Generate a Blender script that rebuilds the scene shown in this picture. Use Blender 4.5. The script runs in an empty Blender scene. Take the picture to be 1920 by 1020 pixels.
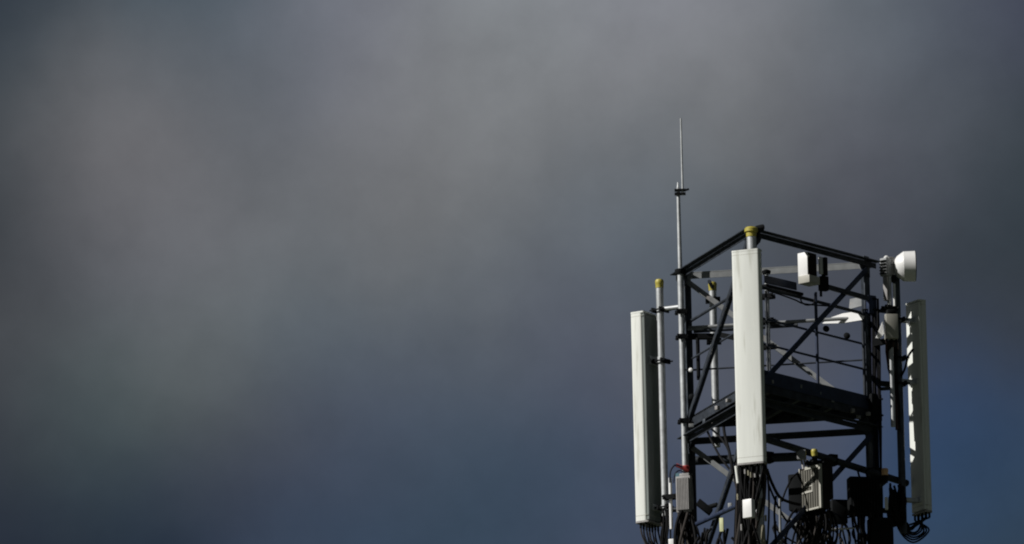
import bpy, bmesh, math, random
from mathutils import Vector, Matrix
R_ = math.radians
scene = bpy.context.scene
C = scene.collection

# ------------------------------------------------------------------ camera
FPX = 22286.0                       # focal length in pixels of a 1920 wide frame
CAM = Vector((-2.76, -125.0, 1.7)); PITCH = R_(13.1726); ROLL = R_(-1.268)
cF = Vector((0, math.cos(PITCH), math.sin(PITCH)))
R0 = Vector((1, 0, 0)); U0 = Vector((0, -math.sin(PITCH), math.cos(PITCH)))
cR = R0*math.cos(ROLL) + U0*math.sin(ROLL); cU = U0*math.cos(ROLL) - R0*math.sin(ROLL)
cam = bpy.data.cameras.new('camera'); cam.lens = 36*FPX/1920; cam.sensor_width = 36
cam.clip_start = 1; cam.clip_end = 20000
co = bpy.data.objects.new('camera', cam); C.objects.link(co); scene.camera = co
mw = Matrix.Identity(4)
for i in range(3):
    mw[i][0] = cR[i]; mw[i][1] = cU[i]; mw[i][2] = -cF[i]; mw[i][3] = CAM[i]
co.matrix_world = mw
scene.render.resolution_x = 1024; scene.render.resolution_y = 544

# ------------------------------------------------------------------ sun
SUN_AZ, SUN_EL = R_(200), R_(36)    # azimuth counter-clockwise from +X
sdir = Vector((math.cos(SUN_AZ)*math.cos(SUN_EL), math.sin(SUN_AZ)*math.cos(SUN_EL), math.sin(SUN_EL)))
sl = bpy.data.lights.new('sun', 'SUN'); sl.energy = 4.5; sl.angle = R_(0.5); sl.color = (1.0, 0.975, 0.935)
so = bpy.data.objects.new('sun', sl); C.objects.link(so)
so.rotation_euler = sdir.to_track_quat('Z', 'Y').to_euler(); so.location = (-30, -30, 60)

# ------------------------------------------------------------------ sky: storm clouds in front of a clear sky
def lin(c):
    return tuple(((v/255+0.055)/1.055)**2.4 if v > 10 else v/255/12.92 for v in c)
world = bpy.data.worlds.new('World'); scene.world = world; world.use_nodes = True
nt = world.node_tree; nt.nodes.clear(); N = nt.nodes; L = nt.links
def nd(t, **k):
    n = N.new(t)
    for a, b in k.items(): setattr(n, a, b)
    return n
def mth(op, a, b=None, c=None):
    n = nd('ShaderNodeMath', operation=op)
    for i, v in enumerate((a, b, c)):
        if v is None: continue
        if isinstance(v, (int, float)): n.inputs[i].default_value = v
        else: L.new(v, n.inputs[i])
    return n.outputs[0]
def vmt(op, a, b=None, s=None):
    n = nd('ShaderNodeVectorMath', operation=op)
    for i, v in enumerate((a, b)):
        if v is None: continue
        if isinstance(v, (tuple, list)): n.inputs[i].default_value = v
        else: L.new(v, n.inputs[i])
    if s is not None:
        if isinstance(s, (int, float)): n.inputs['Scale'].default_value = s
        else: L.new(s, n.inputs['Scale'])
    return n.outputs['Value'] if op in ('DISTANCE', 'DOT_PRODUCT', 'LENGTH') else n.outputs['Vector']
tc = nd('ShaderNodeTexCoord'); sep = nd('ShaderNodeSeparateXYZ'); L.new(tc.outputs['Generated'], sep.inputs[0])
# sky direction in degrees: azimuth east of north, elevation
azi = mth('MULTIPLY', mth('ARCTAN2', sep.outputs[0], sep.outputs[1]), 180/math.pi)
ele = mth('MULTIPLY', mth('ARCSINE', sep.outputs[2]), 180/math.pi)
cmb = nd('ShaderNodeCombineXYZ'); L.new(azi, cmb.inputs[0]); L.new(ele, cmb.inputs[1])
def skynoise(scale, detail, w, rough=0.5):
    n = nd('ShaderNodeTexNoise'); n.inputs['Scale'].default_value = scale; n.inputs['Detail'].default_value = detail
    n.inputs['Roughness'].default_value = rough
    L.new(vmt('ADD', cmb.outputs[0], (w, w*1.7, w*0.3)), n.inputs['Vector']); return n
nw = skynoise(1.5, 3, 3.1)
warp = vmt('SCALE', vmt('SUBTRACT', nw.outputs['Color'], (0.5, 0.5, 0.5)), s=0.34)
flat = vmt('MULTIPLY', warp, (1, 1, 0))
pos = vmt('ADD', cmb.outputs[0], flat)
# cloud banks: (azimuth, elevation, width, weight, colour); edge colours carry the lens vignette
def px2dir(px, py):
    d = (cF + cR*((px-960)/FPX) + cU*((510-py)/FPX)).normalized()
    return math.degrees(math.atan2(d.x, d.y)), math.degrees(math.asin(d.z))
BANKS = [((0, 0), (57, 64, 72)), ((100, 200), (84, 88, 92)), ((225, 260), (110, 110, 113)), ((350, 310), (93, 96, 100)), ((110, 310), (82, 86, 90)), ((30, 400), (70, 74, 78)),
         ((330, 20), (84, 92, 100)), ((600, 100), (110, 113, 121)), ((1000, 100), (131, 134, 138)), ((1250, 40), (128, 130, 136)),
         ((1400, 250), (106, 109, 113)), ((1880, 50), (71, 76, 88)), ((1650, 120), (94, 99, 107)),
         ((1850, 280), (65, 71, 78)), ((1850, 450), (55, 62, 70)), ((850, 250), (121, 123, 126)), ((1600, 300), (89, 92, 100)),
         ((700, 450), (104, 107, 111)), ((300, 500), (98, 101, 106)), ((430, 400), (106, 108, 112)), ((970, 430), (104, 108, 113)),
         ((400, 250), (97, 100, 105)), ((1200, 400), (97, 104, 112)), ((1200, 560), (86, 92, 102)), ((1500, 420), (76, 82, 89)), ((1150, 270), (113, 116, 120)),
         ((200, 750), (73, 81, 84)), ((600, 600), (91, 98, 105)), ((380, 640), (91, 96, 99)), ((60, 550), (75, 78, 82)), ((900, 600), (91, 97, 105)), ((1050, 680), (82, 88, 101)),
         ((20, 780), (60, 65, 70)), ((1480, 640), (77, 81, 92)), ((1850, 640), (54, 62, 76)), ((1000, 800), (67, 78, 93)), ((500, 820), (71, 77, 88)),
         ((10, 1000), (39, 46, 57)), ((300, 950), (48, 57, 68)), ((800, 900), (61, 73, 89)), ((1130, 950), (64, 75, 94)),
         ((1450, 900), (66, 74, 92)), ((1800, 800), (47, 65, 92)), ((1880, 950), (47, 65, 87)), ((760, 750), (76, 84, 97)),
         ((600, 1000), (56, 68, 86))]
SIG = 0.36
bp = [px2dir(*b[0]) for b in BANKS]; bt = [lin(b[1]) for b in BANKS]
W = [[math.exp(-((p[0]-q[0])**2+(p[1]-q[1])**2)/(2*SIG**2)) for q in bp] for p in bp]
W = [[w/sum(row) for w in row] for row in W]
bc = [list(t) for t in bt]
for it in range(14):                       # sharpen the bank colours so that the blended cloud keeps them
    cur = [[sum(w*c[k] for w, c in zip(row, bc)) for k in range(3)] for row in W]
    for a in range(len(bc)):
        for k in range(3): bc[a][k] = max(0.004, bc[a][k]+0.7*(bt[a][k]-cur[a][k]))
acc = None; wac = None
for (a, e), c in zip(bp, bc):
    d = vmt('DISTANCE', pos, (a, e, 0))
    w = mth('EXPONENT', mth('MULTIPLY', mth('MULTIPLY', d, d), -1/(2*SIG**2)))
    t = vmt('SCALE', tuple(c), s=w)
    acc = t if acc is None else vmt('ADD', acc, t)
    wac = w if wac is None else mth('ADD', wac, w)
# the rest of the sky: a storm deck made darker to keep fill light low
nb = nd('ShaderNodeTexNoise'); nb.inputs['Scale'].default_value = 2.2; nb.inputs['Detail'].default_value = 5
L.new(tc.outputs['Generated'], nb.inputs['Vector'])
cr = nd('ShaderNodeValToRGB'); L.new(nb.outputs['Fac'], cr.inputs[0])
cr.color_ramp.elements[0].position = 0.35; cr.color_ramp.elements[0].color = (0.012, 0.015, 0.022, 1)
cr.color_ramp.elements[1].position = 0.70; cr.color_ramp.elements[1].color = (0.05, 0.055, 0.063, 1)
EPS = 0.0015
acc = vmt('ADD', acc, vmt('SCALE', cr.outputs[0], s=EPS)); wac = mth('ADD', wac, EPS)
base = vmt('SCALE', acc, s=mth('DIVIDE', 1.0, wac))
n3 = skynoise(3.4, 8, 5.0, 0.62)
n2 = skynoise(1.1, 5, 11.0, 0.55)
var = mth('ADD', mth('MULTIPLY', n2.outputs['Fac'], 0.34), mth('MULTIPLY', n3.outputs['Fac'], 0.26))
var = mth('ADD', var, 0.69)
cloud = vmt('SCALE', base, s=var)
bgc = nd('ShaderNodeBackground'); L.new(cloud, bgc.inputs[0]); bgc.inputs[1].default_value = 1.0
sky = nd('ShaderNodeTexSky', sky_type='NISHITA'); sky.sun_disc = False
sky.sun_elevation = SUN_EL; sky.sun_rotation = math.atan2(sdir.x, sdir.y); sky.altitude = 100
bgs = nd('ShaderNodeBackground'); L.new(sky.outputs[0], bgs.inputs[0]); bgs.inputs[1].default_value = 0.05
mx = nd('ShaderNodeMixShader'); mx.inputs[0].default_value = 0.97
L.new(bgs.outputs[0], mx.inputs[1]); L.new(bgc.outputs[0], mx.inputs[2])
wo = nd('ShaderNodeOutputWorld'); L.new(mx.outputs[0], wo.inputs[0])

scene.view_settings.view_transform = 'Standard'; scene.view_settings.look = 'None'
scene.view_settings.exposure = 0; scene.view_settings.gamma = 1
scene.render.engine = 'CYCLES'
scene.cycles.filter_width = 2.0

# ------------------------------------------------------------------ pixel / world helpers (real depth given in metres)
def at(px, py, Y):
    d = cF + cR*((px-960)/FPX) + cU*((510-py)/FPX)
    return CAM + d*((Y-CAM.y)/d.y)
def zrow(x, y, py):
    """height at which the vertical line through (x, y) meets picture row py"""
    n = cU*FPX - cF*(510-py)
    return CAM.z - ((x-CAM.x)*n.x + (y-CAM.y)*n.y)/n.z
def vert(px, py0, py1, Y):
    t = at(px, py0, Y); return t, Vector((t.x, t.y, zrow(t.x, t.y, py1)))

# ------------------------------------------------------------------ materials
def mat(name, col, rough=0.5, metal=0.0, var=0.15, scale=8, spots=None, bump=0.0, stretch=(1, 1, 1), spec=0.5):
    m = bpy.data.materials.new(name); m.use_nodes = True; t = m.node_tree; b = t.nodes['Principled BSDF']
    tcn = t.nodes.new('ShaderNodeTexCoord'); mp = t.nodes.new('ShaderNodeMapping'); mp.inputs['Scale'].default_value = stretch
    t.links.new(tcn.outputs['Object'], mp.inputs[0])
    n = t.nodes.new('ShaderNodeTexNoise'); n.inputs['Scale'].default_value = scale; n.inputs['Detail'].default_value = 6
    t.links.new(mp.outputs[0], n.inputs['Vector'])
    r = t.nodes.new('ShaderNodeValToRGB'); t.links.new(n.outputs['Fac'], r.inputs[0])
    r.color_ramp.elements[0].position = 0.3; r.color_ramp.elements[1].position = 0.72
    r.color_ramp.elements[0].color = tuple(c*(1-var) for c in col)+(1,)
    r.color_ramp.elements[1].color = tuple(min(1, c*(1+var)) for c in col)+(1,)
    out = r.outputs[0]
    if spots:
        n2 = t.nodes.new('ShaderNodeTexNoise'); n2.inputs['Scale'].default_value = spots[2]; n2.inputs['Detail'].default_value = 4
        t.links.new(mp.outputs[0], n2.inputs['Vector'])
        r2 = t.nodes.new('ShaderNodeValToRGB'); r2.color_ramp.elements[0].position = spots[1]; r2.color_ramp.elements[1].position = spots[1]+0.12
        t.links.new(n2.outputs['Fac'], r2.inputs[0])
        mxn = t.nodes.new('ShaderNodeMix'); mxn.data_type = 'RGBA'
        t.links.new(r2.outputs[0], mxn.inputs['Factor']); t.links.new(out, mxn.inputs[6]); mxn.inputs[7].default_value = spots[0]+(1,)
        out = mxn.outputs[2]
    t.links.new(out, b.inputs['Base Color'])
    b.inputs['Roughness'].default_value = rough; b.inputs['Metallic'].default_value = metal
    b.inputs['Specular IOR Level'].default_value = spec
    if bump:
        bp = t.nodes.new('ShaderNodeBump'); bp.inputs['Strength'].default_value = bump; bp.inputs['Distance'].default_value = 0.003
        t.links.new(n.outputs['Fac'], bp.inputs['Height']); t.links.new(bp.outputs[0], b.inputs['Normal'])
    return m
M = dict(
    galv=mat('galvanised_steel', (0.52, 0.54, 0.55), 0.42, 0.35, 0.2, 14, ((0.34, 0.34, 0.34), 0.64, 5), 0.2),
    steel=mat('shaded_dark_steel', (0.027, 0.033, 0.043), 0.6, 0.0, 0.5, 12, ((0.075, 0.078, 0.08), 0.64, 9), 0.3, (1, 1, 1), 0.25),  # beam steel with the shade on the tower put into its colour
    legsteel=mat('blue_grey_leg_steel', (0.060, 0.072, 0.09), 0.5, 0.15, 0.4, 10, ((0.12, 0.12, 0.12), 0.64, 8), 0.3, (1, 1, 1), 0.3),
    navy=mat('navy_steel', (0.022, 0.033, 0.068), 0.55, 0.0, 0.3, 10, None, 0.2, (1, 1, 1), 0.3),  # dark blue tone for right-face braces and small parts
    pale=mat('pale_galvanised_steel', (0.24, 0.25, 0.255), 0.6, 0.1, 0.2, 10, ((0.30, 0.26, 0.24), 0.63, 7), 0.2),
    radome=mat('white_radome', (0.79, 0.81, 0.765), 0.5, 0, 0.07, 5, ((0.60, 0.61, 0.55), 0.58, 9), 0.05, (1.6, 1.6, 0.16), 0.3),
    white=mat('white_enamel', (0.80, 0.80, 0.79), 0.4, 0, 0.06, 6),
    back=mat('shaded_backplate', (0.20, 0.225, 0.215), 0.7, 0.0, 0.2, 4, None, 0, (1, 1, 0.3), 0.2),  # back plate darkened, its shade put into the colour
    grey=mat('grey_cast_housing', (0.29, 0.28, 0.275), 0.6, 0, 0.15, 18, ((0.2, 0.19, 0.18), 0.6, 9), 0.2),
    beige=mat('beige_cabinet_paint', (0.42, 0.41, 0.36), 0.55, 0, 0.1, 8),
    dark=mat('dark_cabinet_paint', (0.008, 0.009, 0.010), 0.85, 0, 0.3, 8, None, 0, (1, 1, 1), 0.12),
    brown=mat('dark_brown_housing', (0.020, 0.015, 0.014), 0.8, 0, 0.3, 8, None, 0, (1, 1, 1), 0.15),
    rubber=mat('black_cable_jacket', (0.006, 0.006, 0.007), 0.75, 0, 0.3, 20, None, 0, (1, 1, 1), 0.15),
    greycable=mat('weathered_grey_cable', (0.040, 0.034, 0.031), 0.7, 0, 0.3, 20, None, 0, (1, 1, 1), 0.2),
    navycable=mat('dark_blue_cable', (0.008, 0.011, 0.030), 0.55, 0, 0.3, 20, None, 0, (1, 1, 1), 0.25),
    red=mat('red_tape', (0.40, 0.05, 0.045), 0.6, 0, 0.2, 20),
    redcable=mat('dark_red_cable', (0.045, 0.012, 0.011), 0.7, 0, 0.2, 20),
    yellow=mat('yellow_plastic_cap', (0.42, 0.36, 0.06), 0.5, 0, 0.12, 20, ((0.35, 0.28, 0.05), 0.62, 30)),
    orange=mat('orange_plastic_cap', (0.80, 0.48, 0.26), 0.5, 0, 0.12, 20),
    fin=mat('olive_grey_fins', (0.115, 0.11, 0.09), 0.6, 0.1, 0.15, 10),
    label=mat('pale_green_tag', (0.62, 0.64, 0.36), 0.6, 0, 0.1, 20),
    tan=mat('tan_cable_cover', (0.26, 0.24, 0.17), 0.6, 0, 0.2, 20),
    teal=mat('blue_tape', (0.16, 0.30, 0.36), 0.6, 0, 0.15, 20),
    concrete=mat('concrete', (0.30, 0.29, 0.27), 0.85, 0, 0.2, 3, None, 0.4),
    grass=mat('grass_field', (0.030, 0.040, 0.018), 0.9, 0, 0.5, 0.6, ((0.05, 0.045, 0.028), 0.58, 0.15), 0.5),
)

# ------------------------------------------------------------------ mesh helpers
class MB:
    def __init__(s): s.bm = bmesh.new()
    def poly(s, vs, fs):
        v = [s.bm.verts.new(p) for p in vs]
        for f in fs:
            try: s.bm.faces.new([v[i] for i in f])
            except ValueError: pass
        return s
    def tube(s, p, q, r, seg=12, r2=None, caps=True):
        return s.path([p, q], r, seg, r2)
    def path(s, pts, r, seg=8, r2=None):
        pts = [Vector(p) for p in pts]; n = len(pts); rings = []
        ref = None
        for i, p in enumerate(pts):
            t = (pts[min(i+1, n-1)]-pts[max(i-1, 0)]).normalized()
            if ref is None: ref = (Vector((0, 0, 1)) if abs(t.z) < 0.9 else Vector((1, 0, 0))).cross(t).normalized()
            u = (ref - t*ref.dot(t)).normalized(); ref = u; w = t.cross(u)
            rr = r if r2 is None else r+(r2-r)*i/(n-1)
            rings.append([s.bm.verts.new(p+(u*math.cos(2*math.pi*k/seg)+w*math.sin(2*math.pi*k/seg))*rr) for k in range(seg)])
        for a, b in zip(rings, rings[1:]):
            for k in range(seg):
                f = s.bm.faces.new((a[k], a[(k+1) % seg], b[(k+1) % seg], b[k])); f.smooth = True
        s.bm.faces.new(rings[0][::-1]); s.bm.faces.new(rings[-1])
        return s
    def lathe(s, p, axis, prof, seg=28):
        """prof = [(distance along axis, radius)]"""
        p = Vector(p); t = Vector(axis).normalized(); u = (Vector((0, 0, 1)) if abs(t.z) < 0.9 else Vector((1, 0, 0))).cross(t).normalized(); w = t.cross(u)
        rings = [[s.bm.verts.new(p+t*d+(u*math.cos(2*math.pi*k/seg)+w*math.sin(2*math.pi*k/seg))*max(r, 1e-4)) for k in range(seg)] for d, r in prof]
        for a, b in zip(rings, rings[1:]):
            for k in range(seg):
                f = s.bm.faces.new((a[k], a[(k+1) % seg], b[(k+1) % seg], b[k])); f.smooth = True
        s.bm.faces.new(rings[0][::-1]); s.bm.faces.new(rings[-1])
        return s
    def obox(s, c, ax, ay, az, bev=0.0):
        """box with centre c and half-axis vectors"""
        c, ax, ay, az = Vector(c), Vector(ax), Vector(ay), Vector(az)
        b2 = bmesh.new(); bmesh.ops.create_cube(b2, size=2)
        if bev:
            for v in b2.verts: v.co = Vector((v.co.x*ax.length, v.co.y*ay.length, v.co.z*az.length))
            bmesh.ops.bevel(b2, geom=b2.edges[:], offset=bev, segments=2, affect='EDGES', profile=0.6)
            X, Y, Z = ax.normalized(), ay.normalized(), az.normalized()
        else: X, Y, Z = ax, ay, az
        mp = {}
        for v in b2.verts: mp[v] = s.bm.verts.new(c+X*v.co.x+Y*v.co.y+Z*v.co.z)
        for f in b2.faces: s.bm.faces.new([mp[v] for v in f.verts])
        b2.free(); return s
    def box(s, c, w, d, h, az=0.0, bev=0.0, tilt=0.0):
        """w = along the local right, d = along azimuth az (the way it faces), h = height"""
        f = Vector((math.cos(az), math.sin(az), 0)); r = Vector((-f.y, f.x, 0)); u = Vector((0, 0, 1))
        if tilt:
            q = Matrix.Rotation(tilt, 3, r); f = q @ f; u = q @ u
        return s.obox(c, r*w/2, f*d/2, u*h/2, bev)
    def bar(s, p, q, w, h, side=None):
        """flat bar from p to q, w along side, h along the other"""
        p, q = Vector(p), Vector(q); t = (q-p).normalized()
        sd = Vector(side) if side is not None else Vector((0, 0, 1)).cross(t)
        sd = (sd - t*sd.dot(t)).normalized(); o = t.cross(sd)
        return s.obox((p+q)/2, (q-p)/2, sd*w/2, o*h/2)
    def angle(s, p, q, a, b, la, lb, th=0.008):
        """L section from p to q with flanges along directions a (length la) and b (length lb)"""
        p, q = Vector(p), Vector(q); t = (q-p).normalized()
        a = Vector(a); a = (a-t*a.dot(t)).normalized(); b = Vector(b); b = (b-t*b.dot(t)).normalized()
        na = (b - a*a.dot(b)).normalized(); nb = (a - b*b.dot(a)).normalized()
        s.obox((p+q)/2+a*la/2, (q-p)/2, a*la/2, na*th/2)
        s.obox((p+q)/2+b*(lb/2)+b*th*0.6, (q-p)/2, b*(lb/2-th*0.4), nb*th/2)
        return s
    def prism(s, prof, z0, z1, M4=None):
        n = len(prof); M4 = M4 or Matrix.Identity(4)
        lo = [s.bm.verts.new(M4 @ Vector((x, y, z0))) for x, y in prof]; hi = [s.bm.verts.new(M4 @ Vector((x, y, z1))) for x, y in prof]
        for k in range(n): s.bm.faces.new((lo[k], lo[(k+1) % n], hi[(k+1) % n], hi[k]))
        s.bm.faces.new(lo[::-1]); s.bm.faces.new(hi); return s
    def plate(s, pts, nrm, th):
        nrm = Vector(nrm).normalized()*th/2; n = len(pts)
        a = [s.bm.verts.new(Vector(p)-nrm) for p in pts]; b = [s.bm.verts.new(Vector(p)+nrm) for p in pts]
        for k in range(n): s.bm.faces.new((a[k], a[(k+1) % n], b[(k+1) % n], b[k]))
        s.bm.faces.new(a[::-1]); s.bm.faces.new(b); return s
    def build(s, name, m, parent=None, **tags):
        bmesh.ops.recalc_face_normals(s.bm, faces=s.bm.faces[:])
        me = bpy.data.meshes.new(name)
        o = bpy.data.objects.new(name, me); C.objects.link(o)
        if parent is not None:
            org = parent.matrix_world_loc if hasattr(parent, 'matrix_world_loc') else WL.get(parent, Vector((0, 0, 0)))
            for v in s.bm.verts: v.co -= org
            o.parent = parent; WL[o] = org
        else: WL[o] = Vector((0, 0, 0))
        s.bm.to_mesh(me); s.bm.free()
        me.set_sharp_from_angle(angle=R_(38))
        me.materials.append(m if not isinstance(m, str) else M[m])
        for k, v in tags.items(): o[k] = v
        return o
WL = {}
def thing(name, label, cat, loc, group=None):
    o = bpy.data.objects.new(name, None); C.objects.link(o); o.location = loc; o.empty_display_size = 0.1
    o['label'] = label; o['category'] = cat
    if group: o['group'] = group
    WL[o] = Vector(loc); return o
def dirv(deg): return Vector((math.cos(R_(deg)), math.sin(R_(deg)), 0))
UP = Vector((0, 0, 1))

# ------------------------------------------------------------------ ground
g = MB()
g.poly([(-6000, -6000, 0), (6000, -6000, 0), (6000, 6000, 0), (-6000, 6000, 0)], [(0, 1, 2, 3)])
o = g.build('ground', 'grass'); o['kind'] = 'structure'
g = MB(); g.box((0, 0, 0.15), 6.2, 6.2, 0.4, 0, 0.03)
o = g.build('concrete_pad', 'concrete'); o['kind'] = 'structure'

# ------------------------------------------------------------------ lattice tower
AZ0 = 20.51; RT = 1.186
def leg(k, r=RT): return dirv(AZ0+(120, 240, 0)[k])*r          # 0 = left, 1 = near, 2 = right
Z1, Z2 = 31.082, 29.240; HB = Z1-Z2; Z3 = Z2-HB; Z4 = Z3-HB
tower = thing('lattice_tower', 'three-legged steel lattice tower carrying all the antennas', 'tower', (0, 0, 0))
def P(k, z): v = leg(k); return Vector((v.x, v.y, z))
for k in range(3):
    m = MB(); d1 = (leg((k+1) % 3)-leg(k)).normalized(); d2 = (leg((k+2) % 3)-leg(k)).normalized()
    top = Z1+0.05
    m.angle(P(k, Z4-0.9), P(k, top), d1, d2, 0.095, 0.095, 0.010)
    for z in (Z2-0.35, Z3-0.3):                                   # splice plates with bolts
        for d in (d1, d2):
            nn = d.cross(UP)
            m.obox(P(k, z)+d*0.05-nn*0.0*0.012+nn*0.012, d*0.042, nn*0.004, UP*0.16)
            for q in range(4): m.tube(P(k, z-0.12+0.08*q)+d*0.05+nn*0.010, P(k, z-0.12+0.08*q)+d*0.05+nn*0.034, 0.010, 6)
    m.build('leg', 'legsteel', tower)
def face_out(i, j):
    mid = (leg(i)+leg(j)); return mid.normalized()
def beam(i, j, z, m_, ext0=0.0, ext1=0.0, la=0.075, lb=0.065, drop=0.0):
    t = (leg(j)-leg(i)).normalized(); out = face_out(i, j); m = MB()
    m.angle(P(i, z)-t*ext0+out*0.014, P(j, z)+t*ext1+out*0.014, out, -UP, la, lb, 0.009)
    return m.build('horizontal_beam', m_, tower)
def brace(i, zi, j, zj, m_, w=0.06, off=0.0, name='diagonal_brace', s0=0.06, s1=0.06):
    p, q = P(i, zi), P(j, zj); t = (q-p).normalized(); out = face_out(i, j); m = MB()
    p = p+t*s0+out*off; q = q-t*s1+out*off
    m.angle(p, q, t.cross(out), -out, w, w*0.8, 0.007)
    return m.build(name, m_, tower)
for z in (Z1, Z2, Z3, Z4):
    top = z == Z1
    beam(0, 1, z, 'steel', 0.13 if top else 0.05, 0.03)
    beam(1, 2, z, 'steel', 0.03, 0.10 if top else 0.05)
    beam(0, 2, z, 'pale' if top else 'steel', 0.02, 0.02, 0.07, 0.07)  # top back beam coloured pale as sunlit, lower ones dark as shaded
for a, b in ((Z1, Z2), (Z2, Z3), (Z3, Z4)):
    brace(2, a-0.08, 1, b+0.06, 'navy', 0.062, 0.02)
    brace(0, a-0.09, 2, b+0.05, 'pale', 0.055, -0.02)  # back brace given its sunlit tone as colour
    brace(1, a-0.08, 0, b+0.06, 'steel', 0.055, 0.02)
# gusset plates where members meet the legs
def gusset(k, z, toward, m_='steel', w=0.20, h=0.16, sgn=-1, off=0.004):
    t = (leg(toward)-leg(k)).normalized(); out = face_out(k, toward); o_ = out*off
    pts = [P(k, z)+o_, P(k, z)+t*w+o_, P(k, z+sgn*h*0.55)+t*w*0.75+o_, P(k, z+sgn*h)+t*w*0.3+o_, P(k, z+sgn*h)+o_]
    MB().plate(pts, out, 0.008).build('gusset_plate', m_, tower)
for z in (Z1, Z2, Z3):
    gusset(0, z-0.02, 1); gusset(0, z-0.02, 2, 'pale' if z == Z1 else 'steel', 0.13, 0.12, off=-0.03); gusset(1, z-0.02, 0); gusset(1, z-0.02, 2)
    gusset(2, z-0.02, 1); gusset(2, z-0.02, 0, 'pale' if z == Z1 else 'steel', 0.13, 0.12, off=-0.03)  # top back gussets coloured pale for their sunlit look
for z in (Z2, Z3):
    gusset(0, z+0.03, 1, sgn=1); gusset(1, z+0.03, 2, sgn=1); gusset(2, z+0.03, 0, sgn=1)
# plates by the right leg, turned to the sun to give bright wedges
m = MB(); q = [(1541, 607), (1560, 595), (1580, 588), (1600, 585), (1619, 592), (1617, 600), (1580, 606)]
m.plate([at(x, y, 0.62-0.75*(x-1543)/172) for x, y in q], Vector((0.6, 0.8, 0)), 0.015); m.build('sunlit_wedge', 'white', tower)
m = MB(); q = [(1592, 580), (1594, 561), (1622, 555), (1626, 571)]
m.plate([at(x, y, 0.58-0.55*(x-1592)/172) for x, y in q], Vector((0.48, 0.87, 0)), 0.012); m.build('sunlit_wedge', 'pale', tower)
# lower part of the mast, flaring to its foundation
m = MB(); ztop = Z4-0.85; nb_ = 13
def Q(k, z):
    f = 1+0.9*((ztop-z)/ztop)**1.6; v = leg(k)*f; return Vector((v.x, v.y, z))
zs = [ztop*(1-i/nb_)**1.0+0.3*(i/nb_) for i in range(nb_+1)]
for a, b in zip(zs, zs[1:]):
    for k in range(3):
        j = (k+1) % 3
        m.tube(Q(k, a), Q(k, b), 0.055, 8); m.tube(Q(k, b), Q(j, b), 0.03, 6)
        m.tube(Q(k, a), Q(j, b), 0.028, 6)
m.build('lower_mast', 'steel', tower)
# outrigger ring carrying the equipment, just below the platform bay
ring = thing('support_ring', 'black horizontal pipe frame around tower behind the equipment boxes', 'frame', (0, 0, Z2-0.4))
m = MB(); a_, b_ = at(1300, 864, 0.86), at(1500, 856, 0.55); m.path([a_, b_], 0.050, 12); m.build('pipe', 'steel', ring)
m = MB(); a_, b_ = at(1400, 812, -1.30), at(1700, 906, 0.72); m.path([a_, b_], 0.038, 12); m.build('pipe', 'steel', ring)
m = MB(); a_, b_ = at(1290, 990, 0.62), at(1404, 938, -1.30); m.path([a_, b_], 0.026, 10); m.build('pipe', 'navy', ring)
for px, py, Y in ((1640, 888, 0.36), (1560, 863, -0.2), (1440, 858, 0.62)):
    m = MB(); m.box(at(px, py, Y), 0.10, 0.10, 0.12, R_(300), 0.008)
    m.build('clamp', 'dark', ring)

# ------------------------------------------------------------------ platform with its rails
ZF = Z2+0.195
plat = thing('maintenance_platform', 'black steel grating platform with thin guardrails inside the tower frame', 'platform', (0, 0, ZF))
m = MB(); a_, b_, c_ = [P(k, ZF)*0.97 for k in range(3)]
for v in (a_, b_, c_): v.z = ZF
t_bc = (c_-b_).normalized(); inn = UP.cross(t_bc); inn = inn if inn.dot(a_-b_) > 0 else -inn
H = (a_-b_).dot(inn); nbar = 42
for i in range(nbar):
    s = (i+0.3)/nbar
    p = b_.lerp(a_, s); q = c_.lerp(a_, s)
    if (q-p).length > 0.1: m.bar(p, q, 0.005, 0.035, inn)
for i in range(14):
    s = (i+0.5)/14; m.bar(b_.lerp(c_, s)-UP*0.0, a_.lerp(c_, s) if s < 1 else c_, 0.006, 0.018, Vector((0, 0, 1)).cross((a_-b_)))
m.build('grating', 'steel', plat)
MB().plate([a_+UP*0.022, b_+UP*0.022, c_+UP*0.022], UP, 0.005).build('added_deck_plate', 'steel', plat)  # solid sheet added to stop light showing through the grating
for (p, q) in ((a_, b_), (b_, c_), (a_, c_)):
    m = MB(); t = (q-p).normalized(); n_ = t.cross(UP)
    m.bar(p-UP*0.05, q-UP*0.05, 0.012, 0.09, n_); m.build('edge_beam', 'steel', plat)
m = MB(); n_ = -inn
m.bar(b_+n_*0.02+UP*0.065, c_+n_*0.02+UP*0.065, 0.006, 0.15, n_); m.build('toe_board', 'navy', plat)
for s in (0.12, 0.38, 0.66):                                      # joists and their hanging clips
    p = b_.lerp(c_, s)-UP*0.06; q = (a_.lerp(c_, s))-UP*0.06
    m = MB(); m.bar(p, q, 0.05, 0.06, t_bc); m.build('joist', 'steel', plat)
for px in (1452, 1490):
    m = MB(); c0 = at(px, 783, 0.55); m.lathe(c0+UP*0.04, (0, 0, -1), [(0, 0.045), (0.03, 0.045), (0.06, 0.02), (0.075, 0.01)], 10); m.build('hanging_clip', 'dark', plat)
def rail(i, j, h, r, m_, s0=0.0, s1=1.0, sag=0.0, n=8, inset=0.94):
    a0, a1 = P(i, ZF+h), P(j, ZF+h)
    a0 = Vector((a0.x*inset, a0.y*inset, a0.z)); a1 = Vector((a1.x*inset, a1.y*inset, a1.z))
    pts = [a0.lerp(a1, s0+(s1-s0)*k/n)-UP*sag*4*(k/n)*(1-k/n) for k in range(n+1)]
    MB().path(pts, r, 8).build('guardrail', m_, plat)
rail(1, 2, 1.06, 0.019, 'steel'); rail(1, 2, 0.72, 0.013, 'navy'); rail(1, 2, 0.44, 0.013, 'navy')
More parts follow.
